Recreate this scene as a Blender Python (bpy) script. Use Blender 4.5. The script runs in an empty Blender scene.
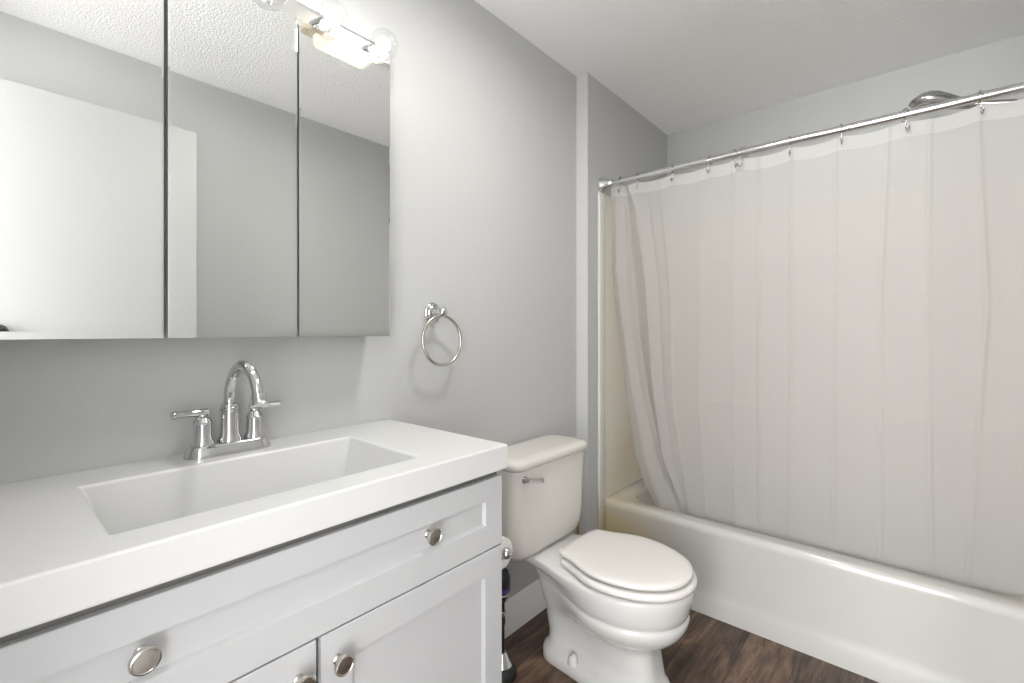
import bpy, bmesh, math, random
from mathutils import Vector, Matrix, noise
random.seed(7)
SC = bpy.context.scene
COL = SC.collection

# ------------------------------------------------------------------ camera
EYE = 1.17
YAW = 0.7143
cam_d = bpy.data.cameras.new('camera')
cam = bpy.data.objects.new('camera', cam_d)
COL.objects.link(cam)
cam.location = (0, 0, EYE)
cam.rotation_euler = (math.pi/2, 0, YAW - math.pi/2)
cam_d.sensor_width = 36.0
cam_d.lens = 465.37*36/1024
cam_d.shift_y = -10.42/1024
cam_d.clip_start = 0.01
SC.camera = cam

# ------------------------------------------------------------------ light + exposure
w = bpy.data.worlds.new('world'); SC.world = w
w.use_nodes = True
w.node_tree.nodes['Background'].inputs[0].default_value = (1, 1, 1, 1)
w.node_tree.nodes['Background'].inputs[1].default_value = 6.0
vs = SC.view_settings
vs.view_transform = 'Standard'; vs.look = 'None'; vs.gamma = 1; vs.use_curve_mapping = False
vs.exposure = 0.36

def area(name, loc, rot, sx, sy, power, col=(1, 1, 1)):
    d = bpy.data.lights.new(name, 'AREA'); d.shape = 'RECTANGLE'; d.size = sx; d.size_y = sy
    d.energy = power; d.color = col
    o = bpy.data.objects.new(name, d); COL.objects.link(o)
    o.location = loc; o.rotation_euler = rot
    return o
# added fill panel shining in through the doorway
area('doorway_fill', (-2.6, 0.10, 1.70), (0, -math.pi/2, 0), 1.5, 1.0, 100.0, (0.97, 0.988, 1.0))
# the ceiling fan light's lamp, just under its lens
area('ceiling_lamp_light', (0.975, 0.505, 2.277), (0, 0, 0), 0.17, 0.19, 8.2, (1.0, 0.985, 0.95))
BULB_W = 1.25
BULB_COL = (1.0, 0.99, 0.97)

# ------------------------------------------------------------------ materials
def mat(name, col, rough=0.5, metal=0.0, spec=0.5, coat=0.0, bump=None, var=None, emit=None):
    m = bpy.data.materials.new(name); m.use_nodes = True
    nt = m.node_tree; b = nt.nodes['Principled BSDF']
    b.inputs['Base Color'].default_value = (*col, 1)
    b.inputs['Roughness'].default_value = rough
    b.inputs['Metallic'].default_value = metal
    b.inputs['Specular IOR Level'].default_value = spec
    b.inputs['Coat Weight'].default_value = coat
    tc = nt.nodes.new('ShaderNodeTexCoord')
    if bump:
        sc, st, dist, det = bump
        n = nt.nodes.new('ShaderNodeTexNoise'); n.inputs['Scale'].default_value = sc; n.inputs['Detail'].default_value = det
        nt.links.new(tc.outputs['Object'], n.inputs['Vector'])
        bp = nt.nodes.new('ShaderNodeBump'); bp.inputs['Strength'].default_value = st; bp.inputs['Distance'].default_value = dist
        nt.links.new(n.outputs['Fac'], bp.inputs['Height']); nt.links.new(bp.outputs['Normal'], b.inputs['Normal'])
    if var:
        sc, amt = var
        n = nt.nodes.new('ShaderNodeTexNoise'); n.inputs['Scale'].default_value = sc; n.inputs['Detail'].default_value = 4
        nt.links.new(tc.outputs['Object'], n.inputs['Vector'])
        r = nt.nodes.new('ShaderNodeValToRGB')
        r.color_ramp.elements[0].position = .3; r.color_ramp.elements[1].position = .7
        r.color_ramp.elements[0].color = (*[c*(1-amt) for c in col], 1)
        r.color_ramp.elements[1].color = (*[min(1, c*(1+amt)) for c in col], 1)
        nt.links.new(n.outputs['Fac'], r.inputs['Fac']); nt.links.new(r.outputs['Color'], b.inputs['Base Color'])
    if emit:
        b.inputs['Emission Color'].default_value = (*emit[0], 1); b.inputs['Emission Strength'].default_value = emit[1]
    return m

M = {}
M['wall'] = mat('grey_wall_paint', (.50, .502, .496), .55, bump=(160, .08, .002, 2), var=(1.3, .012))
M['ceil'] = mat('textured_ceiling_paint', (.93, .93, .93), .8, bump=(125, .6, .007, 3))
M['trim'] = mat('pale_step_face', (.60, .60, .59), .4)
M['base'] = mat('white_baseboard_paint', (.80, .80, .79), .35)
M['door'] = mat('white_door_paint', (.46, .46, .455), .45)
M['cabinet'] = mat('white_cabinet_paint', (.53, .535, .542), .38, var=(3, .01))
M['gap_shade'] = mat('cabinet_gap_shade', (.16, .155, .145), .7)  # dark tone stands in for shade in the gaps around doors and drawer
M['top'] = mat('white_cultured_marble', (.67, .67, .66), .22, coat=.2)
M['mirror'] = mat('mirror_silver', (.88, .89, .88), .0, metal=1.0)
M['mirror_edge'] = mat('mirror_glass_edge', (.50, .56, .53), .15)
M['cab_body'] = mat('medicine_cabinet_steel', (.45, .45, .44), .4)
M['chrome'] = mat('chrome', (.66, .66, .67), .05, metal=1.0)
M['chrome_soft'] = mat('satin_chrome', (.72, .72, .72), .16, metal=1.0)
M['hook'] = mat('hook_steel', (.50, .50, .50), .18, metal=1.0)
M['nickel'] = mat('brushed_nickel', (.62, .585, .54), .24, metal=1.0)
M['porcelain'] = mat('toilet_porcelain', (.74, .735, .715), .10, coat=.4, var=(2, .01))
M['tank'] = mat('tank_porcelain', (.69, .665, .62), .13, coat=.3, var=(2.5, .02))
M['seat'] = mat('toilet_seat_plastic', (.77, .75, .715), .22)
M['bolt'] = mat('white_plastic', (.75, .74, .72), .35)
M['black'] = mat('black_plastic', (.012, .012, .013), .35)
M['rubber'] = mat('black_rubber', (.016, .016, .016), .55)
M['purple'] = mat('purple_label', (.10, .045, .22), .35)
M['paper'] = mat('toilet_paper', (.80, .79, .77), .95, bump=(300, .1, .001, 2))
M['core'] = mat('cardboard_core', (.35, .25, .16), .9)
M['pipe'] = mat('tan_supply_pipe', (.38, .25, .13), .5)
M['grille'] = mat('beige_fan_plastic', (.60, .53, .42), .5)
M['lens'] = mat('warm_lens', (.04, .038, .03), .7, spec=.1, emit=((1.0, .94, .79), .93))
M['filament'] = mat('glowing_filament', (1, 1, 1), .5, emit=((1.0, .97, .92), 3.0))
M['socket'] = mat('white_socket', (.75, .74, .72), .4)

def glass_mat():
    m = bpy.data.materials.new('clear_bulb_glass'); m.use_nodes = True
    nt = m.node_tree; nt.nodes.clear()
    out = nt.nodes.new('ShaderNodeOutputMaterial'); mix = nt.nodes.new('ShaderNodeMixShader')
    fr = nt.nodes.new('ShaderNodeLayerWeight'); fr.inputs['Blend'].default_value = .28
    tr = nt.nodes.new('ShaderNodeBsdfTransparent'); tr.inputs[0].default_value = (.965, .965, .965, 1)
    gl = nt.nodes.new('ShaderNodeBsdfGlossy'); gl.inputs['Roughness'].default_value = .03
    gl.inputs['Color'].default_value = (.9, .9, .9, 1)
    ge = nt.nodes.new('ShaderNodeNewGeometry'); iv = nt.nodes.new('ShaderNodeMath'); iv.operation = 'MULTIPLY_ADD'
    iv.inputs[1].default_value = -.5; iv.inputs[2].default_value = .6
    nt.links.new(ge.outputs['Backfacing'], iv.inputs[0])
    mu = nt.nodes.new('ShaderNodeMath'); mu.operation = 'MULTIPLY'
    nt.links.new(fr.outputs['Fresnel'], mu.inputs[0]); nt.links.new(iv.outputs[0], mu.inputs[1])
    nt.links.new(mu.outputs[0], mix.inputs[0]); nt.links.new(tr.outputs[0], mix.inputs[1])
    nt.links.new(gl.outputs[0], mix.inputs[2]); nt.links.new(mix.outputs[0], out.inputs[0])
    return m
M['glass'] = glass_mat()

def curtain_mat(name, transp, col):
    m = bpy.data.materials.new(name); m.use_nodes = True
    nt = m.node_tree; nt.nodes.clear()
    out = nt.nodes.new('ShaderNodeOutputMaterial')
    di = nt.nodes.new('ShaderNodeBsdfDiffuse'); di.inputs[0].default_value = (*col, 1)
    tl = nt.nodes.new('ShaderNodeBsdfTranslucent'); tl.inputs[0].default_value = (*col, 1)
    tp = nt.nodes.new('ShaderNodeBsdfTransparent'); tp.inputs[0].default_value = (.93, .92, .90, 1)
    gl = nt.nodes.new('ShaderNodeBsdfGlossy'); gl.inputs['Roughness'].default_value = .55
    tc = nt.nodes.new('ShaderNodeTexCoord')
    n = nt.nodes.new('ShaderNodeTexNoise'); n.inputs['Scale'].default_value = 11; n.inputs['Detail'].default_value = 5
    mp = nt.nodes.new('ShaderNodeMapping'); mp.inputs['Scale'].default_value = (1, 1, .45)
    nt.links.new(tc.outputs['Object'], mp.inputs[0]); nt.links.new(mp.outputs[0], n.inputs['Vector'])
    bp = nt.nodes.new('ShaderNodeBump'); bp.inputs['Strength'].default_value = .22; bp.inputs['Distance'].default_value = .01
    nt.links.new(n.outputs['Fac'], bp.inputs['Height'])
    for s in (di, tl, gl): nt.links.new(bp.outputs[0], s.inputs['Normal'])
    m1 = nt.nodes.new('ShaderNodeMixShader'); m1.inputs[0].default_value = .38
    nt.links.new(di.outputs[0], m1.inputs[1]); nt.links.new(tl.outputs[0], m1.inputs[2])
    m2 = nt.nodes.new('ShaderNodeMixShader'); m2.inputs[0].default_value = transp
    nt.links.new(m1.outputs[0], m2.inputs[1]); nt.links.new(tp.outputs[0], m2.inputs[2])
    m3 = nt.nodes.new('ShaderNodeMixShader'); m3.inputs[0].default_value = .008
    nt.links.new(m2.outputs[0], m3.inputs[1]); nt.links.new(gl.outputs[0], m3.inputs[2])
    nt.links.new(m3.outputs[0], out.inputs[0])
    return m
M['curtain'] = curtain_mat('frosted_curtain_vinyl', .27, (.68, .668, .645))
M['hem'] = curtain_mat('doubled_curtain_vinyl', .18, (.71, .70, .685))

def tub_mat(name, base, stains, rough=.16, coat=.25):
    """glossy enamel with yellowed stains; each stain = (centre, radii, strength)"""
    m = mat(name, base, rough, coat=coat)
    nt = m.node_tree; b = nt.nodes['Principled BSDF']
    tc = nt.nodes.new('ShaderNodeTexCoord')
    nz = nt.nodes.new('ShaderNodeTexNoise'); nz.inputs['Scale'].default_value = 9; nz.inputs['Detail'].default_value = 4
    nt.links.new(tc.outputs['Object'], nz.inputs['Vector'])
    prev = None
    for (c, r, s, col) in stains:
        mp = nt.nodes.new('ShaderNodeMapping'); mp.vector_type = 'TEXTURE'
        mp.inputs['Location'].default_value = c; mp.inputs['Scale'].default_value = r
        nt.links.new(tc.outputs['Object'], mp.inputs[0])
        ln = nt.nodes.new('ShaderNodeVectorMath'); ln.operation = 'LENGTH'
        nt.links.new(mp.outputs[0], ln.inputs[0])
        ad = nt.nodes.new('ShaderNodeMath'); ad.operation = 'MULTIPLY_ADD'
        nt.links.new(nz.outputs['Fac'], ad.inputs[0]); ad.inputs[1].default_value = .9
        nt.links.new(ln.outputs['Value'], ad.inputs[2])
        mr = nt.nodes.new('ShaderNodeMapRange'); mr.interpolation_type = 'SMOOTHSTEP'
        mr.inputs['From Min'].default_value = .55; mr.inputs['From Max'].default_value = 1.45
        mr.inputs['To Min'].default_value = s; mr.inputs['To Max'].default_value = 0
        nt.links.new(ad.outputs[0], mr.inputs['Value'])
        mx = nt.nodes.new('ShaderNodeMix'); mx.data_type = 'RGBA'
        nt.links.new(mr.outputs[0], mx.inputs['Factor'])
        if prev is None: mx.inputs['A'].default_value = (*base, 1)
        else: nt.links.new(prev, mx.inputs['A'])
        mx.inputs['B'].default_value = (*col, 1)
        prev = mx.outputs['Result']
    if prev: nt.links.new(prev, b.inputs['Base Color'])
    return m
YEL = (.50, .37, .17)
M['tub'] = tub_mat('tub_enamel', (.53, .518, .49), [
    ((1.975, 1.08, .25), (.2, .30, .17), .75, (.58, .46, .23)), ((2.08, 1.05, .366), (.2, .30, .10), .40, (.66, .56, .36)),
    ((2.12, -.28, .34), (.16, .18, .1), .3, YEL)])
M['surround'] = tub_mat('surround_panel', (.72, .68, .60), [((2.2, 1.13, .50), (.3, .2, .26), .4, (.55, .43, .24))], .5, 0)

M['trimstain'] = tub_mat('edge_trim_plastic', (.68, .665, .62), [((1.95, 1.12, .26), (.1, .1, .16), .7, YEL)])

def floor_mat():
    m = bpy.data.materials.new('dark_wood_planks'); m.use_nodes = True
    nt = m.node_tree; b = nt.nodes['Principled BSDF']
    b.inputs['Roughness'].default_value = .42
    tc = nt.nodes.new('ShaderNodeTexCoord')
    br = nt.nodes.new('ShaderNodeTexBrick')
    br.offset = .37; br.inputs['Scale'].default_value = 1
    br.inputs['Brick Width'].default_value = 1.2; br.inputs['Row Height'].default_value = .178
    br.inputs['Mortar Size'].default_value = .0011; br.inputs['Mortar Smooth'].default_value = .2
    br.inputs['Bias'].default_value = 0
    br.inputs['Color1'].default_value = (.0, .0, .0, 1); br.inputs['Color2'].default_value = (1, 1, 1, 1)
    br.inputs['Mortar'].default_value = (.5, .5, .5, 1)
    mp0 = nt.nodes.new('ShaderNodeMapping'); mp0.inputs['Location'].default_value = (.33, .05, 0)
    nt.links.new(tc.outputs['Object'], mp0.inputs[0]); nt.links.new(mp0.outputs[0], br.inputs['Vector'])
    # grain stretched along the boards
    mp = nt.nodes.new('ShaderNodeMapping'); mp.inputs['Scale'].default_value = (4.5, 46, 1)
    nt.links.new(tc.outputs['Object'], mp.inputs[0])
    off = nt.nodes.new('ShaderNodeVectorMath'); off.operation = 'MULTIPLY_ADD'
    nt.links.new(br.outputs['Color'], off.inputs[0]); off.inputs[1].default_value = (7, 13, 3)
    nt.links.new(mp.outputs[0], off.inputs[2])
    n1 = nt.nodes.new('ShaderNodeTexNoise'); n1.inputs['Scale'].default_value = 1; n1.inputs['Detail'].default_value = 7
    n1.inputs['Roughness'].default_value = .62; n1.inputs['Distortion'].default_value = .7
    nt.links.new(off.outputs[0], n1.inputs['Vector'])
    mp2 = nt.nodes.new('ShaderNodeMapping'); mp2.inputs['Scale'].default_value = (2.6, 9, 1)
    nt.links.new(tc.outputs['Object'], mp2.inputs[0])
    n2 = nt.nodes.new('ShaderNodeTexNoise'); n2.inputs['Scale'].default_value = 1.2; n2.inputs['Detail'].default_value = 5
    n2.inputs['Distortion'].default_value = 1.5
    nt.links.new(mp2.outputs[0], n2.inputs['Vector'])
    r = nt.nodes.new('ShaderNodeValToRGB')
    e = r.color_ramp.elements
    e[0].position = .33; e[0].color = (.014, .009, .007, 1)
    e[1].position = .68; e[1].color = (.265, .165, .110, 1)
    k = e.new(.5); k.color = (.098, .060, .042, 1)
    av = nt.nodes.new('ShaderNodeMath'); av.operation = 'MULTIPLY_ADD'
    av.inputs[1].default_value = .55
    nt.links.new(n1.outputs['Fac'], av.inputs[0])
    sc2 = nt.nodes.new('ShaderNodeMath'); sc2.operation = 'MULTIPLY_ADD'; sc2.inputs[1].default_value = .35
    nt.links.new(n2.outputs['Fac'], sc2.inputs[0])
    pl = nt.nodes.new('ShaderNodeMath'); pl.operation = 'MULTIPLY'; pl.inputs[1].default_value = .12
    nt.links.new(br.outputs['Color'], pl.inputs[0]); nt.links.new(pl.outputs[0], sc2.inputs[2])
    nt.links.new(sc2.outputs[0], av.inputs[2]); nt.links.new(av.outputs[0], r.inputs['Fac'])
    # seams
    mx = nt.nodes.new('ShaderNodeMix'); mx.data_type = 'RGBA'
    nt.links.new(br.outputs['Fac'], mx.inputs['Factor']); nt.links.new(r.outputs['Color'], mx.inputs['A'])
    mx.inputs['B'].default_value = (.012, .009, .008, 1)
    # dark cracks and knots running with the grain
    mp3 = nt.nodes.new('ShaderNodeMapping'); mp3.inputs['Scale'].default_value = (2.2, 15, 1); mp3.inputs['Location'].default_value = (.7, .2, 0)
    nt.links.new(tc.outputs['Object'], mp3.inputs[0])
    n3 = nt.nodes.new('ShaderNodeTexNoise'); n3.inputs['Scale'].default_value = 1.0; n3.inputs['Detail'].default_value = 6
    n3.inputs['Distortion'].default_value = 2.2; nt.links.new(mp3.outputs[0], n3.inputs['Vector'])
    ab = nt.nodes.new('ShaderNodeMath'); ab.operation = 'SUBTRACT'; ab.inputs[1].default_value = .56; nt.links.new(n3.outputs['Fac'], ab.inputs[0])
    ab2 = nt.nodes.new('ShaderNodeMath'); ab2.operation = 'ABSOLUTE'; nt.links.new(ab.outputs[0], ab2.inputs[0])
    cr = nt.nodes.new('ShaderNodeMapRange'); cr.inputs['From Min'].default_value = .0; cr.inputs['From Max'].default_value = .022
    cr.inputs['To Min'].default_value = .75; cr.inputs['To Max'].default_value = 0; nt.links.new(ab2.outputs[0], cr.inputs['Value'])
    mc = nt.nodes.new('ShaderNodeMix'); mc.data_type = 'RGBA'
    nt.links.new(cr.outputs[0], mc.inputs['Factor']); nt.links.new(mx.outputs['Result'], mc.inputs['A']); mc.inputs['B'].default_value = (.016, .011, .009, 1)
    mx = mc
    # a small dark green-grey knot mark
    vm = nt.nodes.new('ShaderNodeMapping'); vm.vector_type = 'TEXTURE'
    vm.inputs['Location'].default_value = (1.80, .50, 0); vm.inputs['Scale'].default_value = (.05, .035, 1)
    nt.links.new(tc.outputs['Object'], vm.inputs[0])
    ln = nt.nodes.new('ShaderNodeVectorMath'); ln.operation = 'LENGTH'; nt.links.new(vm.outputs[0], ln.inputs[0])
    mr = nt.nodes.new('ShaderNodeMapRange'); mr.interpolation_type = 'SMOOTHSTEP'
    mr.inputs['From Min'].default_value = .1; mr.inputs['From Max'].default_value = 1
    mr.inputs['To Min'].default_value = .6; mr.inputs['To Max'].default_value = 0
    nt.links.new(ln.outputs['Value'], mr.inputs['Value'])
    mk = nt.nodes.new('ShaderNodeMix'); mk.data_type = 'RGBA'
    nt.links.new(mr.outputs[0], mk.inputs['Factor']); nt.links.new(mx.outputs['Result'], mk.inputs['A'])
    mk.inputs['B'].default_value = (.022, .026, .022, 1)
    nt.links.new(mk.outputs['Result'], b.inputs['Base Color'])
    bp = nt.nodes.new('ShaderNodeBump'); bp.inputs['Strength'].default_value = .12; bp.inputs['Distance'].default_value = .003
    nt.links.new(n1.outputs['Fac'], bp.inputs['Height']); nt.links.new(bp.outputs[0], b.inputs['Normal'])
    return m
M['floor'] = floor_mat()

# ------------------------------------------------------------------ helpers
def finish(name, bm, m, parent=None, smooth=None, loc=None):
    bmesh.ops.recalc_face_normals(bm, faces=bm.faces)
    me = bpy.data.meshes.new(name); bm.to_mesh(me); bm.free()
    if m is not None: me.materials.append(m)
    if smooth is not None:
        for p in me.polygons: p.use_smooth = True
        if smooth < 179: me.set_sharp_from_angle(angle=math.radians(smooth))
    o = bpy.data.objects.new(name, me); COL.objects.link(o)
    if parent is not None:
        o.parent = parent
        o.matrix_parent_inverse = Matrix.Translation(-Vector(parent.location))
    if loc: o.location = loc
    return o

def empty(name, loc, label, cat, group=None):
    o = bpy.data.objects.new(name, None); COL.objects.link(o)
    o.location = loc; o.empty_display_size = .05
    tag(o, label, cat, group); return o
def tag(o, label=None, cat=None, group=None, kind=None):
    if label: o['label'] = label
    if cat: o['category'] = cat
    if group: o['group'] = group
    if kind: o['kind'] = kind
    return o
def struct(name, bm, m, label, cat, smooth=None):
    o = finish(name, bm, m, None, smooth); return tag(o, label, cat, None, 'structure')

def box(bm, x0, x1, y0, y1, z0, z1, bev=0, seg=2, flt=None):
    vs_ = [bm.verts.new((x, y, z)) for x in (x0, x1) for y in (y0, y1) for z in (z0, z1)]
    idx = [(0, 1, 3, 2), (4, 6, 7, 5), (0, 4, 5, 1), (2, 3, 7, 6), (0, 2, 6, 4), (1, 5, 7, 3)]
    fs = [bm.faces.new([vs_[i] for i in f]) for f in idx]
    bmesh.ops.recalc_face_normals(bm, faces=fs)
    if bev:
        es = list({e for f in fs for e in f.edges})
        if flt: es = [e for e in es if flt(e)]
        bmesh.ops.bevel(bm, geom=es, offset=bev, segments=seg, profile=.5, affect='EDGES')
    return bm
def newbox(*a, **k):
    return box(bmesh.new(), *a, **k)

def loft(bm, rings, cap=True, closed=True):
    rs = [[bm.verts.new(p) for p in r] for r in rings]
    n = len(rs[0])
    for a, b in zip(rs, rs[1:]):
        for i in range(n if closed else n-1):
            j = (i+1) % n
            bm.faces.new((a[i], a[j], b[j], b[i]))
    if cap:
        bm.faces.new(rs[0]); bm.faces.new(list(reversed(rs[-1])))
    return rs

def frame_of(d):
    d = Vector(d).normalized()
    u = d.cross(Vector((0, 0, 1)))
    if u.length < 1e-3: u = Vector((1, 0, 0))
    u.normalize(); return d, u, d.cross(u).normalized()

def lathe(bm, prof, org, axis, n=32, cap=True):
    """prof = list of (t along axis, radius)"""
    d, u, v = frame_of(axis); org = Vector(org)
    rings = []
    for t, r in prof:
        r = max(r, 1e-4)
        rings.append([org + d*t + (u*math.cos(2*math.pi*k/n) + v*math.sin(2*math.pi*k/n))*r for k in range(n)])
    loft(bm, rings, cap); return bm

def tube(bm, pts, r, n=16, closed=False):
    pts = [Vector(p) for p in pts]
    rr = r if isinstance(r, (list, tuple)) else [r]*len(pts)
    rings = []; N = len(pts); up = None
    for i, p in enumerate(pts):
        if closed: t = pts[(i+1) % N]-pts[i-1]
        else: t = pts[min(i+1, N-1)]-pts[max(i-1, 0)]
        t.normalize()
        if up is None:
            _, u, v = frame_of(t)
        else:
            u = up - t*up.dot(t)
            u.normalize(); v = t.cross(u)
        up = u
        rings.append([p+(u*math.cos(2*math.pi*k/n)+v*math.sin(2*math.pi*k/n))*rr[i] for k in range(n)])
    if closed:
        rings.append(rings[0])
        rs = [[bm.verts.new(q) for q in rg] for rg in rings[:-1]]
        for i in range(N):
            a, b = rs[i], rs[(i+1) % N]
            for k in range(n):
                bm.faces.new((a[k], a[(k+1) % n], b[(k+1) % n], b[k]))
    else: loft(bm, rings)
    return bm
def circ(c, r, ax0, ax1, n, a0=0, a1=2*math.pi, end=False):
    c = Vector(c); ax0 = Vector(ax0); ax1 = Vector(ax1)
    m = n-1 if end else n
    return [c+ax0*(r*math.cos(a0+(a1-a0)*k/m))+ax1*(r*math.sin(a0+(a1-a0)*k/m)) for k in range(n)]
def roundrect(x0, x1, y0, y1, r, n=6):
    pts = []
    for cx, cy, a in ((x1-r, y1-r, 0), (x0+r, y1-r, 90), (x0+r, y0+r, 180), (x1-r, y0+r, 270)):
        for k in range(n+1):
            t = math.radians(a+90*k/n); pts.append((cx+r*math.cos(t), cy+r*math.sin(t)))
    return pts

# ------------------------------------------------------------------ room shell
YB, YS, YO = 1.192, 1.133, -.384      # back wall, alcove end wall, front wall behind the camera
XL, XS, XF = -.13, 1.837, 2.738       # near wall, where the alcove wall steps out, far wall
ZC = 2.353
T = .1
struct('floor', newbox(-3.0, XF+T, YO-T, YB+T, -.06, 0), M['floor'], 'dark brown wood plank floor under the toilet', 'floor')
struct('ceiling', newbox(-3.0, XF+T, YO-T, YB+T, ZC, ZC+.06), M['ceil'], 'pale orange-peel textured ceiling', 'ceiling')
struct('wall_back', newbox(XL-T, XS+.02, YB, YB+T, 0, ZC), M['wall'], 'grey painted wall behind the vanity and toilet', 'wall')
bm = newbox(XS, XF+T, YS, YB+T, 0, ZC)
struct('wall_alcove', bm, M['wall'], 'grey wall stepping forward at the end of the bathtub', 'wall')
struct('wall_far', newbox(XF, XF+T, YO-T, YS, 0, ZC), M['wall'], 'grey painted wall above the curtain behind the bathtub', 'wall')
struct('wall_front', newbox(XL-T, XF+T, YO-T, YO, 0, ZC), M['wall'], 'grey wall seen reflected in the mirrors', 'wall')
bm = bmesh.new()
box(bm, XL-T, XL, .36, YB, 0, ZC); box(bm, XL-T, XL, YO, -.30, 0, ZC); box(bm, XL-T, XL, -.30, .36, 2.25, ZC)
struct('wall_near', bm, M['wall'], 'grey wall with the open doorway', 'wall')

# baseboard with a moulded top edge
def baseboard(name, x0, x1, label):
    prof = [(0, 0), (-.013, 0), (-.013, .098), (-.010, .106), (-.010, .112), (-.006, .122), (-.004, .131), (0, .133)]
    b = bmesh.new()
    loft(b, [[(x, YB+p[0], p[1]) for p in prof] for x in (x0, x1)])
    return struct(name, b, M['base'], label, 'baseboard', 30)
baseboard('baseboard_back', .83, XS, 'white moulded baseboard along the wall behind the toilet')

# face of the step in the wall, a tone lighter than the walls
struct('trim_1', newbox(XS-.004, XS, YS-.001, YB, 0, ZC), M['trim'], 'narrow pale strip from floor to ceiling where the wall steps out', 'trim')

# open door, folded back in front of the front wall
door = finish('door_1', newbox(XL+.02, .632, -.225, -.19, .012, 2.035, bev=.002), M['door'])
tag(door, 'white flush door standing open, seen in the mirrors', 'door', None, 'structure')
b = bmesh.new()  # black dome added to stand in for the camera's reflection in the mirror
lathe(b, [(0, .032), (.004, .032), (.008, .02), (.016, .013), (.032, .014), (.037, .024), (.046, .029), (.056, .027), (.062, .016), (.063, 0)], (.045, -.19, 1.163), (0, 1, 0), 28)
finish('camera_standin', b, M['black'], door, 40)

# ------------------------------------------------------------------ bathtub
TX0, TX1 = 1.972, XF
TY0, TY1 = YO, YS
ZR = .366
def tub():
    root = empty('bathtub', ((TX0+TX1)/2, .37, 0), 'cream white enamel bathtub with a plain apron, along the far wall', 'bathtub')
    # basin + rim: rounded openings lofted downwards
    b = bmesh.new()
    n = 10
    def rr(x0, x1, y0, y1, r, z): return [(x, y, z) for x, y in roundrect(x0, x1, y0, y1, r, n)]
    O = .001
    xi0, xi1, yi0, yi1 = 2.062, 2.672, -.29, 1.045
    rings = [
        rr(TX0+.0005, TX1-O, TY0+O, TY1-.001, .004, ZR-.034),
        rr(TX0, TX1-O, TY0+O, TY1-.001, .004, ZR-.026),
        rr(TX0+.004, TX1-O, TY0+O, TY1-.001, .004, ZR-.010),
        rr(TX0+.012, TX1-O, TY0+O, TY1-.001, .006, ZR-.002),
        rr(TX0+.022, TX1-.01, TY0+.01, TY1-.004, .01, ZR),
        rr(xi0-.012, xi1+.012, yi0-.012, yi1+.012, .125, ZR-.001),
        rr(xi0-.003, xi1+.003, yi0-.003, yi1+.003, .120, ZR-.006),
        rr(xi0, xi1, yi0, yi1, .115, ZR-.018),
        rr(xi0+.004, xi1-.006, yi0+.01, yi1-.01, .115, ZR-.10),
        rr(xi0+.03, xi1-.03, yi0+.05, yi1-.10, .11, .13),
        rr(xi0+.06, xi1-.06, yi0+.09, yi1-.16, .10, .075),
        rr(xi0+.12, xi1-.12, yi0+.16, yi1-.26, .08, .06)]
    rs = [[b.verts.new(p) for p in r] for r in rings]
    N = len(rs[0])
    for a, c in zip(rs, rs[1:]):
        for i in range(N):
            j = (i+1) % N; b.faces.new((a[i], a[j], c[j], c[i]))
    b.faces.new(rs[-1])
    finish('basin', b, M['tub'], root, 50)
    # apron: profile extruded along the tub, with a coved kick strip at the floor
    prof = [(TX0+.10, ZR-.032), (TX0+.0005, ZR-.032), (TX0+.002, ZR-.06), (TX0+.004, .25), (TX0+.006, .16), (TX0+.0065, .110), (TX0+.0058, .095),
            (TX0+.003, .078), (TX0+.0005, .064), (TX0, .0), (TX0+.10, 0)]
    b = bmesh.new()
    loft(b, [[(p[0], y, p[1]) for p in prof] for y in (TY0+.001, .2, .8, TY1-.001)])
    finish('apron', b, M['tub'], root, 40)
    b = bmesh.new()
    lathe(b, [(0, .035), (.004, .035), (.008, .028), (.009, 0)], (2.37, .62, .0625), (0, 0, 1), 24)
    finish('drain', b, M['chrome'], root, 40)
    return root
tub()

# ------------------------------------------------------------------ shower surround
def surround():
    r = empty('shower_surround', (2.3, YS-.01, ZR), 'cream plastic wall panels around the bathtub, behind the curtain', 'shower surround')
    zt = 1.826
    finish('end_panel', newbox(1.950, XF-.006, YS-.006, YS-.0005, ZR+.0005, zt, bev=.001), M['surround'], r)
    finish('back_panel', newbox(XF-.006, XF-.0005, TY0+.006, YS-.006, ZR+.002, zt, bev=.001), M['surround'], r)
    finish('end_panel', newbox(1.950, XF-.006, TY0+.0005, TY0+.006, ZR+.002, zt, bev=.001), M['surround'], r)
    finish('edge_trim', newbox(1.918, 1.9715, YS-.015, YS-.0005, .001, zt, bev=.005, seg=3), M['trimstain'], r, 40)
    return r
surround()

# ------------------------------------------------------------------ curtain rod, rings, curtain
RX, RZ = 1.955, 1.864
def rod():
    r = empty('curtain_rod', (RX, .37, RZ), 'chrome telescopic shower curtain rod with a flared end flange', 'curtain rod')
    b = bmesh.new()
    lathe(b, [(0, .0125), (.075, .0125), (.0755, .0142), (.62, .0142), (.94, .0142), (.9405, .0152), (.945, .0155), (.95, .0152), (.951, .0142), (TY1-TY0-.034, .0142)],
          (RX, TY1-.02, RZ), (0, -1, 0), 24)
    finish('tube', b, M['chrome_soft'], r, 40)
    fl = [(0, .0355), (.004, .036), (.008, .035), (.016, .031), (.028, .026), (.042, .021), (.056, .0175), (.06, .014), (.06, .0)]
    for y, d in ((TY1-.0006, -1), (TY0+.0006, 1)):
        b = bmesh.new(); lathe(b, fl, (RX, y, RZ), (0, d, 0), 28)
        finish('flange', b, M['chrome_soft'], r, 40)
rod()

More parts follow.
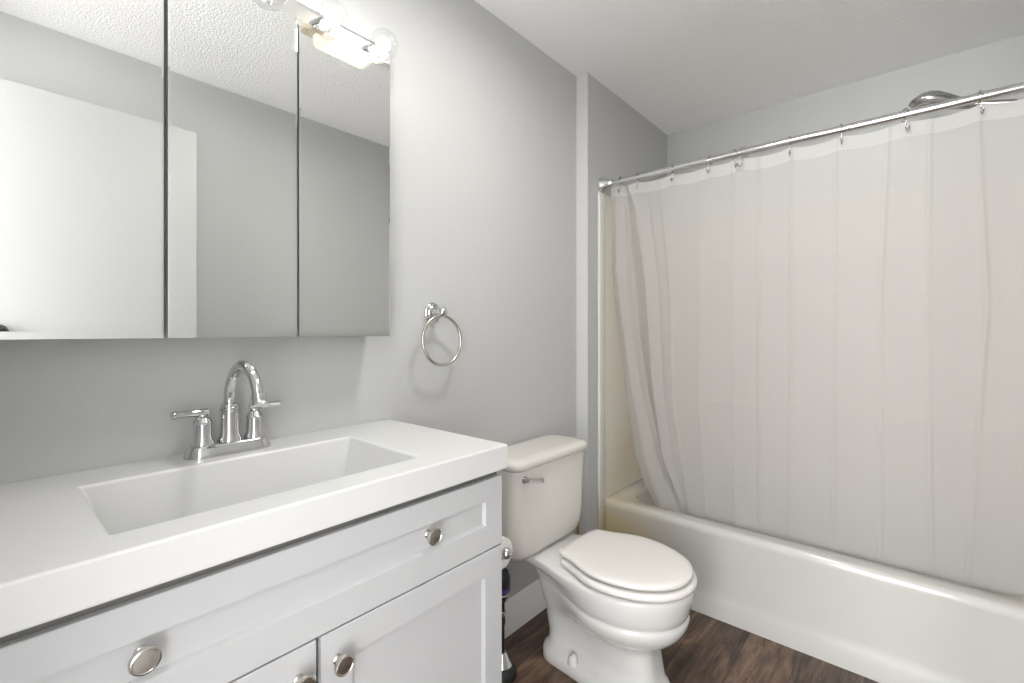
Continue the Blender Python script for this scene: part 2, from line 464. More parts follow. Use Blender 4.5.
HOOKS = [(1.030, .00), (.950, .5), (.785, .1), (.631, -.1), (.538, .55), (.503, -.7), (.347, .1), (.194, .2), (.026, .45), (-.145, .2), (-.30, .1)]
HL = ['chrome curtain hook nearest the flared end flange', 'chrome curtain hook second from the flared end flange',
      'chrome curtain hook third from the flared end flange', 'chrome curtain hook fourth from the flange, just before the crossed pair',
      'chrome curtain hook of the crossed pair, on the flange side', 'chrome curtain hook of the crossed pair, on the shower head side',
      'chrome curtain hook next after the crossed pair', 'chrome curtain hook second after the crossed pair',
      'chrome curtain hook just below the tip of the shower head', 'chrome curtain hook just below the arm of the shower head',
      'chrome curtain hook at the shower head end of the rod']
def hook_mesh():
    b = bmesh.new()
    # C-shaped wire around the rod, dropping into an open hook
    pts = circ((0, 0, 0), .0200, (1, 0, 0), (0, 0, 1), 18, math.radians(-120), math.radians(165), True)
    pts = list(reversed(pts))      # ends below the rod on the back
    end = pts[-1]
    pts += [end+Vector((.003, 0, -.012)), end+Vector((.004, 0, -.024)), end+Vector((.000, 0, -.034)),
            end+Vector((-.007, 0, -.039)), end+Vector((-.014, 0, -.036)), end+Vector((-.018, 0, -.028))]
    tube(b, pts, .0020, 8)
    bmesh.ops.create_uvsphere(b, u_segments=10, v_segments=8, radius=.003, matrix=Matrix.Translation(pts[-1]))
    bmesh.ops.create_uvsphere(b, u_segments=10, v_segments=8, radius=.003, matrix=Matrix.Translation(pts[0]))
    return b
h0 = finish('curtain_hook', hook_mesh(), M['hook'], None, 60)
for i, (y, tw) in enumerate(HOOKS):
    o = h0 if i == 0 else h0.copy()
    if i: COL.objects.link(o)
    o.location = (RX, y, RZ); o.rotation_euler = (0, 0, tw)
    tag(o, HL[i], 'curtain hook', 'chrome hooks along the curtain rod')

# creases of the hanging curtain: (z, y) samples, alternate in and out
ZTOP, ZBOT = 1.843, .285
CR = [
 ([(1.84, 1.083), (1.46, 1.099), (1.32, 1.095), (.94, 1.065), (.60, 1.027), (.465, .992), (.361, .941), (.28, .90)], .004),
 ([(1.84, 1.052), (1.46, 1.068), (1.32, 1.058), (.94, 1.023), (.61, .976), (.476, .941), (.361, .901), (.28, .86)], -.016),
 ([(1.84, 1.021), (1.36, 1.031), (1.175, 1.018), (.945, .987), (.617, .926), (.489, .882), (.361, .826), (.28, .78)], .000),
 ([(1.84, 1.012), (1.36, 1.000), (1.175, .992), (.945, .968), (.617, .912), (.489, .870), (.361, .812), (.28, .765)], .030),
 ([(1.84, .993), (1.72, .960), (1.357, .928), (.95, .918), (.624, .887), (.367, .803), (.28, .76)], -.010),
 ([(1.84, .900), (1.357, .868), (.95, .866), (.624, .84), (.367, .79), (.28, .75)], .010),
 ([(1.84, .845), (1.35, .820), (.862, .828), (.361, .775), (.28, .74)], -.004),
 ([(1.84, .794), (1.30, .790), (.86, .785), (.346, .745), (.28, .73)], .012),
 ([(1.85, .671), (1.30, .691), (.873, .712), (.368, .697), (.28, .695)], -.010),
 ([(1.84, .600), (1.30, .620), (.378, .630)], .010),
 ([(1.845, .544), (1.296, .564), (.378, .578)], -.010),
 ([(1.84, .500), (1.29, .512), (.37, .525)], .010),
 ([(1.842, .454), (1.291, .465), (.362, .483)], -.012),
 ([(1.842, .400), (1.287, .408), (.352, .43)], .010),
 ([(1.842, .348), (1.287, .353), (.352, .377)], -.010),
 ([(1.842, .275), (1.287, .28), (.352, .30)], .012),
 ([(1.841, .211), (1.281, .219), (.358, .231)], -.010),
 ([(1.841, .140), (1.281, .155), (.358, .165)], .012),
 ([(1.845, .068), (1.275, .091), (.384, .094)], -.010),
 ([(1.845, .02), (1.275, .032), (.384, .027)], .012),
 ([(1.846, -.034), (1.27, -.028), (.376, -.041)], -.008),
 ([(1.844, -.081), (1.264, -.129), (.75, -.085), (.366, -.099)], .010),
 ([(1.844, -.14), (1.264, -.165), (.75, -.145), (.366, -.125)], -.010),
 ([(1.843, -.206), (1.262, -.201), (.375, -.219)], .012),
 ([(1.843, -.27), (.375, -.265)], -.010),
 ([(1.843, -.335), (.375, -.31)], .006)]
def lerp_tab(tab, z):
    if z >= tab[0][0]: return tab[0][1]
    if z <= tab[-1][0]: return tab[-1][1]
    for (z0, v0), (z1, v1) in zip(tab, tab[1:]):
        if z1 <= z <= z0:
            t = (z0-z)/(z0-z1); return v0+(v1-v0)*(t*t*(3-2*t)*.4+t*.6)
HK = sorted([h[0] for h in HOOKS])
def sag(y):
    for a, c in zip(HK, HK[1:]):
        if a <= y <= c:
            t = (y-a)/(c-a); return min(.010, .07*(c-a))*4*t*(1-t)
    return 0
def curtain_grid(z_list, dx=0):
    SUB = 12; rows = []
    for z in z_list:
        row = []
        f = (ZTOP-z)/(ZTOP-.366)
        xb = RX+.004+.148*(f**.92)
        amp = .55+.55*min(1, f*2.5)
        if z < .45: amp *= max(.62, 1-(.45-z)/.3)
        for i in range(len(CR)-1):
            y0, y1 = lerp_tab(CR[i][0], z), lerp_tab(CR[i+1][0], z)
            a0, a1 = CR[i][1], CR[i+1][1]
            for k in range(SUB if i < len(CR)-2 else SUB+1):
                t = k/SUB; s = t*t*(3-2*t)*.45+t*.55
                y = y0+(y1-y0)*t
                x = xb+(amp if i < 5 else amp*.18)*(a0+(a1-a0)*s)
                if i >= 4 and i % 2 == 0:          # pressed vertical fold line
                    x -= .004*math.exp(-(t*(y0-y1)/.006)**2)
                elif i >= 4: x -= .004*math.exp(-((1-t)*(y0-y1)/.006)**2)
                # packing folds pressed across the sheet and soft wrinkles
                for zf, d in ((.87, .0016), (1.30, -.001), (1.46, .0008)):
                    x -= d*math.exp(-((z-zf-.01*math.sin(y*5))/.007)**2)
                x += .003*noise.noise(Vector((y*6, z*3.2, 2)))*min(1, f*4)
                zz = z-sag(y)*max(0, 1-f*5)
                row.append((x+dx, y, zz))
        rows.append(row)
    return rows
def sheet(name, zs, m, parent, dx=0, thick=.0008):
    b = bmesh.new(); rs = [[b.verts.new(p) for p in r] for r in curtain_grid(zs, dx)]
    for a, c in zip(rs, rs[1:]):
        for i in range(len(a)-1): b.faces.new((a[i], a[i+1], c[i+1], c[i]))
    o = finish(name, b, m, parent, 180)
    return o
cur = empty('shower_curtain', (RX+.02, .37, ZBOT), 'frosted white shower curtain hanging from the rod into the bathtub', 'shower curtain')
zs = [ZTOP-.045-(ZTOP-.045-ZBOT)*k/190 for k in range(191)]
sheet('curtain_panel', zs, M['curtain'], cur)
h = sheet('top_hem', [ZTOP-.045*k/6 for k in range(7)], M['hem'], cur, 0)
h['label'] = 'whiter doubled hem along the top'

# ------------------------------------------------------------------ shower head
def shower():
    r = empty('hand_shower', (2.35, TY0, 1.97), 'chrome shower head on an arm, showing above the curtain rod', 'shower head')
    b = bmesh.new(); lathe(b, [(0, .028), (.003, .028), (.008, .022), (.012, .012), (.012, 0)], (2.35, TY0+.0005, 1.955), (0, 1, 0), 24)
    finish('wall_flange', b, M['chrome'], r, 40)
    b = bmesh.new()
    tube(b, [(2.35, TY0+.008, 1.955), (2.35, -.33, 1.957), (2.35, -.29, 1.956), (2.35, -.255, 1.958)], .0095, 16)
    finish('arm', b, M['chrome'], r, 40)
    b = bmesh.new()
    # handle swelling into a rounded head
    pts = [(-.262, 1.957), (-.24, 1.963), (-.20, 1.972), (-.16, 1.984), (-.125, 1.999), (-.09, 2.017), (-.06, 2.031), (-.035, 2.038), (-.010, 2.041), (.010, 2.040), (.020, 2.038)]
    rx = [.014, .016, .016, .017, .022, .032, .043, .048, .044, .030, .008]
    rz = [.011, .012, .012, .014, .019, .026, .031, .031, .023, .012, .004]
    rings = []
    for (y, z), a, c in zip(pts, rx, rz):
        rings.append([(2.35+a*math.cos(2*math.pi*k/28), y-.25*c*math.sin(2*math.pi*k/28), z+c*math.sin(2*math.pi*k/28)) for k in range(28)])
    loft(b, rings); finish('spray_head', b, M['hook'], r, 60)
    b = bmesh.new()
    lathe(b, [(0, .037), (.004, .039), (.010, .039), (.013, .034), (.014, 0)], (2.35, -.032, 2.022), (0, .16, -.98), 28)
    finish('spray_face', b, M['chrome'], r, 40)
shower()

# ------------------------------------------------------------------ toilet
TC = 1.422
def egg(z, f0, f1, fm, wm, wr, n=30, rc=.28, pw=1.0, fr=.94):
    """outline looking down; f = distance out from the back wall"""
    half = []
    for k in range(n+1):                       # front half, tip to widest
        t = (math.pi/2)*k/n
        half.append((fm+(f1-fm)*math.cos(t), wm*math.sin(t)**fr if k else 0))
    for k in range(1, n+1):                    # widest to the back
        u = k/n
        wv = wr+(wm-wr)*((math.cos(math.pi*u)+1)/2)**pw
        if u > 1-rc:
            q = (u-(1-rc))/rc; wv *= (max(0, 1-q**3.2))**.5
        half.append((fm+(f0-fm)*u, wv))
    pts = [(TC-w_, YB-f, z) for f, w_ in half] + [(TC+w_, YB-f, z) for f, w_ in reversed(half[1:-1])]
    return pts
def toilet():
    r = empty('toilet', (TC, .85, 0), 'white two-piece toilet with its lid closed, between vanity and bathtub', 'toilet')
    # (z, back, front, widest, half-width, rear half-width, rear blend, front squareness)
    R = [ (0, .155, .606, .44, .112, .095, 1, .9), (.006, .152, .609, .44, .115, .098, 1, .9), (.034, .153, .607, .44, .113, .097, 1, .9), (.043, .157, .602, .44, .108, .092, 1, .9),
          (.049, .163, .594, .455, .096, .078, 1.4, .75), (.058, .166, .585, .47, .084, .068, 2.2, .62), (.09, .160, .578, .48, .080, .062, 3, .55), (.125, .150, .572, .48, .078, .061, 3, .55),
          (.148, .152, .570, .48, .078, .064, 2.6, .58), (.164, .150, .573, .48, .082, .067, 2, .66), (.176, .147, .582, .475, .092, .070, 1.7, .74), (.187, .144, .597, .47, .110, .073, 1.5, .82),
          (.199, .140, .616, .46, .130, .075, 1.45, .9), (.213, .136, .634, .455, .147, .077, 1.4, .94), (.228, .132, .648, .45, .160, .079, 1.4, .94), (.243, .128, .657, .45, .168, .081, 1.4, .94),
          (.256, .125, .662, .45, .1725, .083, 1.4, .94), (.267, .122, .6635, .45, .174, .084, 1.4, .94), (.274, .120, .662, .45, .1725, .085, 1.4, .94), (.279, .118, .659, .45, .1695, .086, 1.4, .94),
          (.285, .115, .660, .45, .1705, .087, 1.4, .94), (.292, .110, .664, .45, .1745, .089, 1.4, .94), (.304, .100, .668, .45, .1775, .092, 1.4, .94), (.320, .078, .671, .45, .180, .098, 1.4, .94), (.333, .050, .674, .45, .181, .110, 1.4, .94),
          (.345, .034, .675, .45, .182, .120, 1.4, .94), (.361, .028, .676, .45, .1825, .124, 1.4, .94), (.369, .030, .673, .45, .180, .122, 1.4, .94), (.372, .036, .666, .45, .173, .116, 1.4, .94)]
    b = bmesh.new()
    rings = [egg(*q[:6], pw=q[6], fr=q[7]) for q in R]
    loft(b, rings); finish('bowl', b, M['porcelain'], r, 50)
    # seat ring and lid
    def pad(name, z0, z1, f0, f1, fm, wm, wr, dome, m, rc=.16):
        bb = bmesh.new(); e = .006
        rg = [egg(z0+.001, f0+.018, f1-.018, fm, wm-.018, wr-.018, rc=rc), egg(z0, f0+e, f1-e, fm, wm-e, wr-e, rc=rc), egg(z0+.003, f0+.001, f1-.001, fm, wm-.001, wr-.001, rc=rc), egg((z0+z1)/2, f0, f1, fm, wm, wr, rc=rc),
              egg(z1-.004, f0+.001, f1-.0015, fm, wm-.0015, wr-.001, rc=rc), egg(z1-.001, f0+.004, f1-.006, fm, wm-.006, wr-.004, rc=rc)]
        for s, dz in ((.93, .25), (.8, .55), (.6, .8), (.35, .95), (.1, 1)):
            last = egg(z1+dome*dz, f0+.006, f1-.009, fm, wm-.009, wr-.006, rc=rc)
            cx, cy = TC, YB-(fm+f0*.3+f1*.7-fm*.0)/2-.03
            cy = YB-(f0+f1)/2
            rg.append([(cx+(p[0]-cx)*s, cy+(p[1]-cy)*s, p[2]) for p in last])
        loft(bb, rg); return finish(name, bb, m, r, 60)
    pad('seat', .3785, .3990, .268, .686, .455, .185, .128, .0005, M['seat'])
    pad('lid', .4060, .4230, .262, .675, .455, .175, .122, .005, M['seat'])
    for s in (-1, 1):
        finish('hinge', newbox(TC+s*.075-.014, TC+s*.075+.014, YB-.276, YB-.252, .372, .408, bev=.005, seg=3), M['bolt'], r, 40)
    # tank: rounded box, tapering downwards
    b = bmesh.new(); n = 8; KC = TC-.030
    def tr(z, hw, f0, f1, rad): return [(x, y, z) for x, y in roundrect(KC-hw, KC+hw, YB-f1, YB-f0, rad, n)]
    loft(b, [tr(.3730, .150, .05, .160, .04), tr(.381, .182, .035, .175, .045), tr(.398, .202, .026, .184, .05), tr(.43, .212, .022, .189, .05), tr(.47, .217, .02, .192, .048), tr(.58, .217, .018, .195, .046), tr(.697, .222, .016, .198, .044)])
    finish('tank', b, M['tank'], r, 50)
    b = bmesh.new()
    loft(b, [tr(.6975, .221, .014, .199, .044), tr(.702, .228, .01, .206, .046), tr(.712, .2325, .008, .2105, .048), tr(.721, .2325, .008, .2105, .048), tr(.729, .229, .011, .207, .048), tr(.7345, .219, .02, .197, .046), tr(.7365, .197, .04, .170, .04)])
    finish('tank_lid', b, M['tank'], r, 50)
    # flush lever on the front of the tank
    b = bmesh.new(); lx, ly, lz = KC-.178, YB-.196, .668
    lathe(b, [(0, .013), (.004, .0135), (.009, .010), (.018, .008), (.022, .008), (.022, 0)], (lx, ly+.002, lz), (0, -1, 0), 20)
    tube(b, [(lx-.008, ly-.020, lz+.002), (lx+.010, ly-.022, lz-.001), (lx+.030, ly-.024, lz-.005), (lx+.052, ly-.024, lz-.010), (lx+.064, ly-.022, lz-.013), (lx+.069, ly-.021, lz-.014)], [.006, .0085, .0080, .0095, .0105, .006], 14)
    hd = finish('flush_lever', b, M['chrome'], r, 50); hd['label'] = 'chrome flush lever'
    for s in (-1, 1):
        b = bmesh.new(); lathe(b, [(0, .0185), (.012, .018), (.022, .0155), (.029, .010), (.0305, 0)], (TC+s*.095, YB-.315, .042), (0, 0, 1), 20)
        finish('bolt_cap', b, M['bolt'], r, 50)
toilet()

b = bmesh.new()
tube(b, [(1.73, 1.118, .001), (1.73, 1.118, .2), (1.73, 1.118, .36), (1.724, 1.118, .39), (1.712, 1.118, .408), (1.69, 1.118, .416), (1.640, 1.116, .418)], .006, 12)
tag(finish('supply_pipe', b, M['pipe'], None, 50), 'thin tan water supply pipe behind the toilet, by the tub end', 'water pipe')

# ------------------------------------------------------------------ vanity
VX0, VX1, VF = -.078, .812, .735
def knob(x, z, y, parent):
    bb = bmesh.new()
    lathe(bb, [(0, .0085), (.003, .0085), (.005, .0062), (.012, .0060), (.016, .0085), (.0185, .0155), (.021, .0170), (.0235, .0172), (.0262, .0160), (.0272, .0140), (.0262, .0130), (.0266, .006), (.0268, 0)],
          (x, y, z), (0, -1, 0), 32)
    return finish('knob', bb, M['nickel'], parent, 35)
def shaker(name, x0, x1, z0, z1, st, sb, sside, parent, th=.02, rec=.0085, ch=.0045):
    """door or drawer front with a recessed flat panel"""
    bb = bmesh.new(); y0 = VF
    e = .0012
    def q(xa, xb, za, zb, y): return [(xa, y, za), (xb, y, za), (xb, y, zb), (xa, y, zb)]
    rings = [q(x0, x1, z0, z1, y0+th), q(x0, x1, z0, z1, y0+e), q(x0+e, x1-e, z0+e, z1-e, y0),
             q(x0+sside, x1-sside, z0+sb, z1-st, y0), q(x0+sside+ch, x1-sside-ch, z0+sb+ch, z1-st-ch, y0+rec)]
    loft(bb, rings)
    return finish(name, bb, M['cabinet'], parent)
def vanity():
    r = empty('vanity_cabinet', (.367, .95, 0), 'white shaker vanity cabinet with brushed nickel knobs', 'vanity cabinet')
    bb = bmesh.new()
    t_ = .016
    box(bb, VX0, VX0+t_, VF+.0205, 1.188, .09, .85); box(bb, VX1-t_, VX1, VF+.0205, 1.188, .09, .85)
    box(bb, VX0+t_, VX1-t_, 1.176, 1.188, .09, .85); box(bb, VX0+t_, VX1-t_, VF+.0205, 1.176, .09, .106)
    finish('carcass', bb, M['cabinet'], r)
    finish('face_frame', newbox(VX0+.004, VX1-.006, VF+.012, VF+.0204, .10, .850), M['gap_shade'], r)
    finish('plinth', newbox(VX0+.01, VX1-.01, VF+.07, 1.18, .0, .09), M['cabinet'], r)
    dr = shaker('drawer_front', VX0, VX1, .6715, .832, .049, .056, .054, r)
    knob(.597, .762, VF+.0085, dr); knob(.138, .762, VF+.0085, dr)
    g = .367
    d1 = shaker('door', VX0, g-.004, .10, .6685, .056, .056, .056, r); knob(.333, .621, VF, d1)
    d2 = shaker('door', g+.004, VX1, .10, .6685, .056, .056, .056, r); knob(.399, .619, VF, d2)
vanity()

def vanity_top():
    r = empty('bathroom_sink', (.36, .95, .851), 'white sink top with a long rectangular basin, on the vanity cabinet', 'sink')
    bb = bmesh.new(); n = 5
    def rr(x0, x1, y0, y1, rad, z): return [(x, y, z) for x, y in roundrect(x0, x1, y0, y1, rad, n)]
    X0, X1, Y0, Y1 = -.092, .816, .7195, 1.1905
    a0, a1, c0, c1 = .115, .614, .788, 1.071
    e = .0035
    rings = [rr(a0-.012, a1+.012, c0-.012, c1+.012, .010, .8505), rr(X0+.001, X1-.001, Y0+.001, Y1, .003, .8505), rr(X0, X1, Y0, Y1, .003, .853), rr(X0, X1, Y0, Y1, .003, .906-e),
             rr(X0+e*.3, X1-e*.3, Y0+e*.3, Y1, .003, .906-e*.3), rr(X0+e, X1-e, Y0+e, Y1-.0005, .003, .906),
             rr(a0-.004, a1+.004, c0-.004, c1+.004, .010, .906), rr(a0-.001, a1+.001, c0-.001, c1+.001, .009, .9048), rr(a0+.001, a1-.001, c0+.001, c1-.001, .008, .902),
             rr(a0+.034, a1-.034, c0+.014, c1-.016, .012, .788), rr(a0+.036, a1-.040, c0+.020, c1-.022, .016, .781), rr(a0+.046, a1-.05, c0+.03, c1-.034, .02, .778)]
    rs = [[bb.verts.new(p) for p in q] for q in rings]
    N = len(rs[0])
    for A, B in zip(rs, rs[1:]):
        for i in range(N):
            j = (i+1) % N; bb.faces.new((A[i], A[j], B[j], B[i]))
    bb.faces.new(rs[-1])
    finish('top', bb, M['top'], r, 14)
    bb = bmesh.new()
    lathe(bb, [(0, .022), (.003, .022), (.005, .018), (.004, .012), (.0045, 0)], (.364, .93, .7775), (0, 0, 1), 24)
    finish('drain', bb, M['chrome'], r, 40)
vanity_top()

# ------------------------------------------------------------------ faucet
def faucet():
    FX, FY, FZ = .364, 1.133, .9062
    r = empty('faucet', (FX, FY, FZ), 'chrome two-handle faucet with a high arched spout on the sink top', 'faucet')
    bb = bmesh.new()
    def st(z, hx, hy): return [(x, y, FZ+z) for x, y in roundrect(FX-hx, FX+hx, FY-hy, FY+hy, hy*.98, 10)]
    loft(bb, [st(0, .084, .030), st(.004, .0845, .0305), (st(.010, .082, .028)), st(.019, .078, .0245), st(.0235, .076, .023), st(.025, .074, .021)])
    finish('base_plate', bb, M['chrome'], r, 40)
    bb = bmesh.new()
    lathe(bb, [(0, .0235), (.006, .0235), (.012, .0205), (.02, .0185), (.066, .0180), (.068, .0195), (.0725, .0195), (.0745, .0175), (.081, .0160), (.083, .0135), (.083, 0)], (FX, FY, FZ+.0245), (0, 0, 1), 32)
    sp = finish('spout_body', bb, M['chrome'], r, 35)
    bb = bmesh.new()
    R_ = .081; zc = FZ+.203-.0110-R_
    pts = [(FX, FY, FZ+.095), (FX, FY, FZ+.100)] + [tuple(p) for p in circ((FX, FY-R_, zc), R_, (0, 1, 0), (0, 0, 1), 26, 0, math.radians(158), True)]
    d = Vector(pts[-1])-Vector(pts[-2]); d.normalize()
    for s in (.008, .018): pts.append(tuple(Vector(pts[-1])+d*(.004 if s == .008 else .004)))
    rad = [.0110]*len(pts)
    tube(bb, pts, rad, 20)
    finish('spout', bb, M['chrome'], r, 50)
    bb = bmesh.new(); p = Vector(pts[-1])-d*.004
    lathe(bb, [(0, .0114), (.001, .0138), (.005, .0142), (.015, .0140), (.018, .0165), (.022, .0170), (.023, .0125), (.0225, 0)], p, d, 28)
    finish('aerator', bb, M['chrome'], r, 35)
    for s, dz in ((-1, 0), (1, 0)):
        hx = FX+s*.0508
        bb = bmesh.new()
        lathe(bb, [(0, .0215), (.005, .0215), (.011, .0185), (.016, .0168), (.044, .0162), (.046, .0176), (.049, .0176), (.051, .0160), (.0565, .0135), (.060, .0095), (.0605, .007), (.066, .0062), (.0665, 0)], (hx, FY, FZ+.0245), (0, 0, 1), 28)
        hb = finish('handle', bb, M['chrome'], r, 35)
        bb = bmesh.new(); z = FZ+.0245+.0685
        a = Vector((s, -.10 if s > 0 else -.04, .0)).normalized()
        lathe(bb, [(-.010, .0068), (-.009, .0082), (-.007, .0076), (0, .0076), (.045, .0070), (.047, .0082), (.054, .0082), (.056, .0060), (.056, 0)], (hx, FY, z), a, 20)
        finish('lever', bb, M['chrome'], hb, 35)
faucet()

# ------------------------------------------------------------------ medicine cabinet with three mirror doors
MY = 1.087
def medicine():
    r = empty('medicine_cabinet', (.365, YB, 1.157), 'three-door mirrored medicine cabinet on the wall above the sink', 'medicine cabinet')
    z0, z1 = 1.1565, 1.899
    finish('body', newbox(-.010, .738, MY+.026, YB-.0005, z0+.004, z1-.004), M['cab_body'], r)
    for (x0, x1) in ((-.013, .2365), (.2430, .4905), (.4955, .7435)):
        bb = bmesh.new()
        def q(i, y): j = min(i, .003); return [(x0+j, y, z0+i), (x1-j, y, z0+i), (x1-j, y, z1-i), (x0+j, y, z1-i)]
        loft(bb, [q(.001, MY+.022), q(.001, MY+.006)])
        dr = finish('mirror_door', bb, M['mirror_edge'], r)
        bb = bmesh.new()
        loft(bb, [q(0, MY+.0058), q(0, MY+.0003), q(.0128, MY)])
        finish('mirror_glass', bb, M['mirror'], dr)
medicine()

# ------------------------------------------------------------------ vanity light bar with globe bulbs
def lightbar():
    bx = [.714-.142*k for k in range(6)]
    LZ = 1.935; BZ = 1.9445
    r = empty('vanity_light_bar', (.349, YB, LZ), 'chrome vanity light bar on the wall above the mirrored cabinet', 'light fixture')
    bb = bmesh.new()
    prof = [(YB-.0005, BZ-.041), (YB-.030, BZ-.041), (YB-.042, BZ-.037), (YB-.048, BZ-.026), (YB-.048, BZ+.026), (YB-.042, BZ+.037), (YB-.030, BZ+.041), (YB-.0005, BZ+.041)]
    loft(bb, [[(x, p[0], p[1]) for p in prof] for x in (-.09, .782)])
    finish('bar', bb, M['chrome_soft'], r)
    for x in bx:
        bb = bmesh.new(); lathe(bb, [(0, .025), (.004, .025), (.006, .022), (.024, .020), (.028, .018), (.028, 0)], (x, YB-.048, LZ), (0, -1, 0), 24)
        finish('socket', bb, M['chrome'], r, 40)
    lab = ['clear round bulb at the end of the bar, towards the toilet', 'clear round bulb second from the toilet end of the bar',
           'clear round bulb third from the toilet end of the bar', 'clear round bulb fourth from the toilet end of the bar',
           'clear round bulb fifth from the toilet end of the bar', 'clear round bulb at the doorway end of the bar']
    proto = None
    def build():
        e = empty('light_bulb', (0, 0, 0), None, None)
        g = bmesh.new(); R_ = .0375; n = 20
        prof = [(-.049, .012), (-.045, .0135), (-.040, .0165)]
        for k in range(n+1):
            a = math.radians(152)*(1-k/n); prof.append((R_*-math.cos(math.radians(180)-a) if False else R_*math.cos(a), max(R_*math.sin(a), 1e-4)))
        lathe(g, prof, (0, 0, 0), (0, -1, 0), 32)
        finish('globe', g, M['glass'], e, 180)
        g = bmesh.new()
        lathe(g, [(-.050, .012), (-.040, .0125), (-.034, .0095), (-.026, .006), (-.02, .003)], (0, 0, 0), (0, -1, 0), 16)
        finish('stem', g, M['socket'], e, 40)
        g = bmesh.new()
        coil = []
        for k in range(60):
            t = k/59; a = 2*math.pi*5*t
            rr_ = .006+.011*math.sin(math.pi*t)
            coil.append((rr_*math.cos(a), .020-.036*t, rr_*math.sin(a)))
        tube(g, coil, .0024, 8)
        finish('filament', g, M['filament'], e, 60)
        return e
    proto = build()
    for i, x in enumerate(bx):
        if i == 0: e = proto
        else:
            e = proto.copy(); COL.objects.link(e)
            for ch in proto.children:
                c = ch.copy(); COL.objects.link(c); c.parent = e
        e.location = (x, YB-.120, LZ)
        tag(e, lab[i], 'light bulb', 'clear globe bulbs on the vanity light bar')
        d = bpy.data.lights.new('bulb_light', 'POINT'); d.energy = BULB_W; d.color = BULB_COL; d.shadow_soft_size = .018
        o = bpy.data.objects.new('bulb_light', d); COL.objects.link(o); o.location = e.location
lightbar()

# ------------------------------------------------------------------ ceiling fan light (seen in the mirror)
def fanlight():
    r = empty('ceiling_fan_light', (.96, .5, ZC), 'bathroom ceiling fan with a warm lit lens, seen in the mirror', 'ceiling light')
    bb = bmesh.new()
    loft(bb, [[(x, y, z) for x, y in roundrect(.80+i, 1.10-i, .37+i, .64-i, .02, 4)] for i, z in ((0, ZC-.0005), (.002, ZC-.022), (.012, ZC-.032))])
    finish('grille', bb, M['grille'], r, 30)
    bb = bmesh.new()
    loft(bb, [[(x, y, z) for x, y in roundrect(.862+i, 1.090-i, .383+i, .625-i, .018, 4)] for i, z in ((0, ZC-.03), (.003, 2.29), (.012, 2.279))])
    finish('lens', bb, M['lens'], r, 30)
    for k in range(4):
        finish('louver', newbox(.815+.011*k, .820+.011*k, .40, .61, ZC-.0345, ZC-.0305), M['grille'], r)
fanlight()

# ------------------------------------------------------------------ towel ring
def towel_ring():
    cx, cz = .977, 1.230
    r = empty('towel_ring', (cx, YB, cz), 'round chrome towel ring on the wall above the toilet tank', 'towel ring')
    bb = bmesh.new()
    lathe(bb, [(0, .0325), (.003, .0330), (.006, .0310), (.008, .0260), (.011, .0245), (.014, .0190), (.017, .0115), (.024, .0085), (.038, .0085), (.041, .011), (.046, .0145), (.054, .0155), (.060, .0125), (.064, .006), (.0645, 0)],
          (cx, YB-.0005, cz), (0, -1, 0), 32)
    finish('post', bb, M['chrome'], r, 35)
    bb = bmesh.new()
    R_ = .0785
    tube(bb, circ((cx-.002, YB-.0530, cz-.011-R_), R_, (1, 0, 0), (0, .05, 1), 64), .0050, 12, closed=True)
    finish('ring', bb, M['nickel'], r, 180)
towel_ring()

# ------------------------------------------------------------------ towel bar on the front wall (its posts just show in the mirror)
def towel_bar():
    z = 1.141
    r = empty('towel_bar', (1.34, YO, z), 'towel bar on the opposite wall, its post tops just showing in the mirrors', 'towel bar')
    for x in (1.045, 1.635):
        bb = bmesh.new()
        lathe(bb, [(0, .027), (.004, .027), (.008, .022), (.012, .012), (.045, .011), (.052, .014), (.062, .014), (.066, .009), (.066, 0)], (x, YO+.0005, z), (0, 1, 0), 24)
        finish('post', bb, M['chrome'], r, 40)
    bb = bmesh.new(); tube(bb, [(1.05, YO+.055, z), (1.34, YO+.055, z), (1.63, YO+.055, z)], .008, 14)
    finish('bar', bb, M['chrome'], r, 50)
towel_bar()

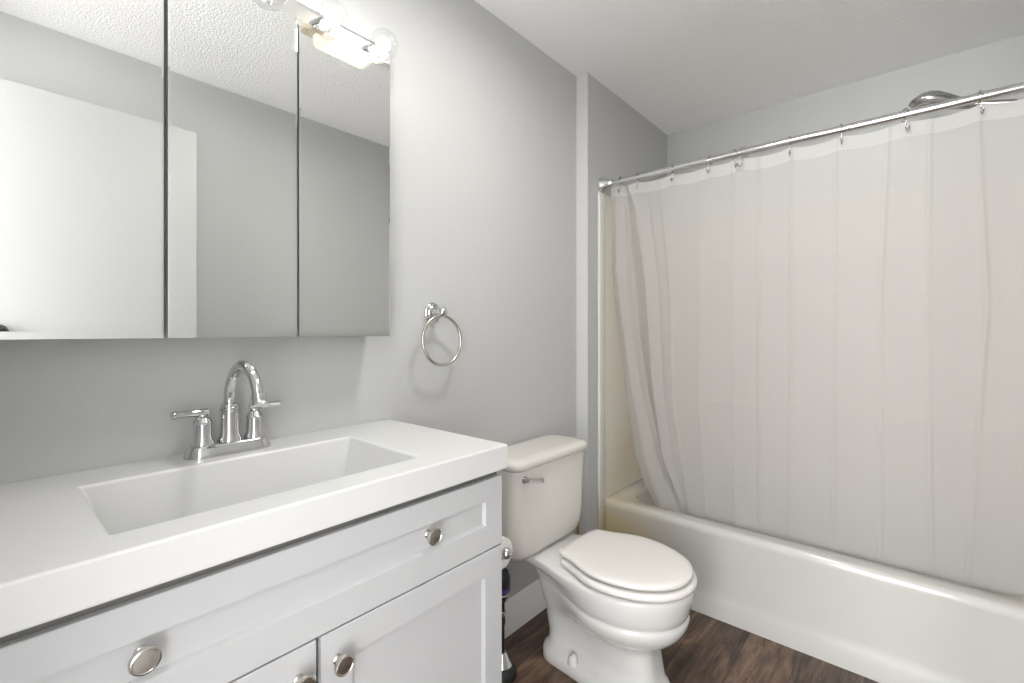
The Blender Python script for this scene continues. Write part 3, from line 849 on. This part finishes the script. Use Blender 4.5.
# ------------------------------------------------------------------ toilet paper on the cabinet side, plunger behind it
def paper():
    cx, cy, cz = .886, .800, .604
    h = empty('paper_holder', (VX1, .90, cz), 'chrome toilet paper holder with a ball end on the side of the vanity', 'paper holder')
    bb = bmesh.new()
    lathe(bb, [(0, .022), (.004, .022), (.008, .016), (.010, .008), (.055, .0075), (.078, .0075)], (VX1+.0005, cy+.135, cz), (1, 0, 0), 20)
    finish('post', bb, M['chrome'], h, 40)
    bb = bmesh.new(); tube(bb, [(cx, cy+.14, cz), (cx, cy+.05, cz), (cx, cy-.008, cz)], .0065, 12)
    finish('arm', bb, M['chrome'], h, 50)
    bb = bmesh.new(); bmesh.ops.create_uvsphere(bb, u_segments=20, v_segments=14, radius=.0145, matrix=Matrix.Translation((cx, cy-.012, cz)))
    finish('ball_end', bb, M['chrome'], h, 180)
    t = empty('toilet_paper_roll', (cx, cy+.05, cz-.04), 'white toilet paper roll hanging on the side of the vanity', 'toilet paper')
    bb = bmesh.new(); n = 40
    def rg(rad, y): return [(cx+rad*math.cos(2*math.pi*k/n), y, cz-.006+rad*math.sin(2*math.pi*k/n)) for k in range(n)]
    ri = .0135
    rings = [rg(ri, cy+.1), rg(.038, cy+.1), rg(.0395, cy+.098), rg(.0395, cy+.002), rg(.038, cy), rg(ri, cy)]
    rs = [[bb.verts.new(p) for p in q] for q in rings]
    for A, B in zip(rs, rs[1:]+rs[:1]):
        for i in range(n):
            j = (i+1) % n; bb.faces.new((A[i], A[j], B[j], B[i]))
    finish('paper', bb, M['paper'], t, 40)
    bb = bmesh.new()
    rings = [rg(ri, cy+.1), rg(ri-.001, cy+.1), rg(ri-.001, cy), rg(ri, cy)]
    loft(bb, rings, cap=False); finish('core', bb, M['core'], t, 40)
paper()

def plunger():
    x, y = 1.172, 1.060
    r = empty('plunger', (x, y, 0), 'black plunger with a purple label, between the vanity and the toilet', 'plunger')
    bb = bmesh.new()
    lathe(bb, [(0, .046), (.004, .050), (.010, .050), (.022, .046), (.032, .038), (.038, .024), (.040, 0)], (x, y, 0.0005), (0, 0, 1), 28)
    finish('rubber_cup', bb, M['rubber'], r, 40)
    bb = bmesh.new()
    lathe(bb, [(0, .032), (.003, .034), (.022, .024), (.045, .014), (.047, .0)], (x, y, .0385), (0, 0, 1), 24)
    finish('collar', bb, M['chrome'], r, 40)
    bb = bmesh.new()
    lathe(bb, [(0, .008), (.09, .008), (.092, .0105), (.125, .0105), (.127, .0085), (.15, .0085), (.17, .008), (.171, 0)], (x, y, .084), (0, 0, 1), 18)
    finish('stick', bb, M['black'], r, 40)
    bb = bmesh.new()
    lathe(bb, [(0, .009), (.004, .014), (.03, .020), (.045, .027), (.085, .027), (.105, .020), (.112, .008), (.113, 0)], (x, y, .252), (0, 0, 1), 22)
    g = finish('grip', bb, M['black'], r, 40)
    bb = bmesh.new(); lathe(bb, [(0, .0236), (.011, .0276), (.017, .0276)], (x, y, .287), (0, 0, 1), 22, cap=False)
    finish('label_band', bb, M['purple'], g, 40)
    bb = bmesh.new(); lathe(bb, [(0, .0188), (.007, .0206)], (x, y, .275), (0, 0, 1), 22, cap=False)
    finish('label_band', bb, M['bolt'], g, 40)
    bb = bmesh.new(); lathe(bb, [(0, .0112), (.003, .0122), (.014, .0122), (.017, .0112)], (x, y, .205), (0, 0, 1), 18)
    finish('ferrule', bb, M['chrome_soft'], r, 40)
plunger()
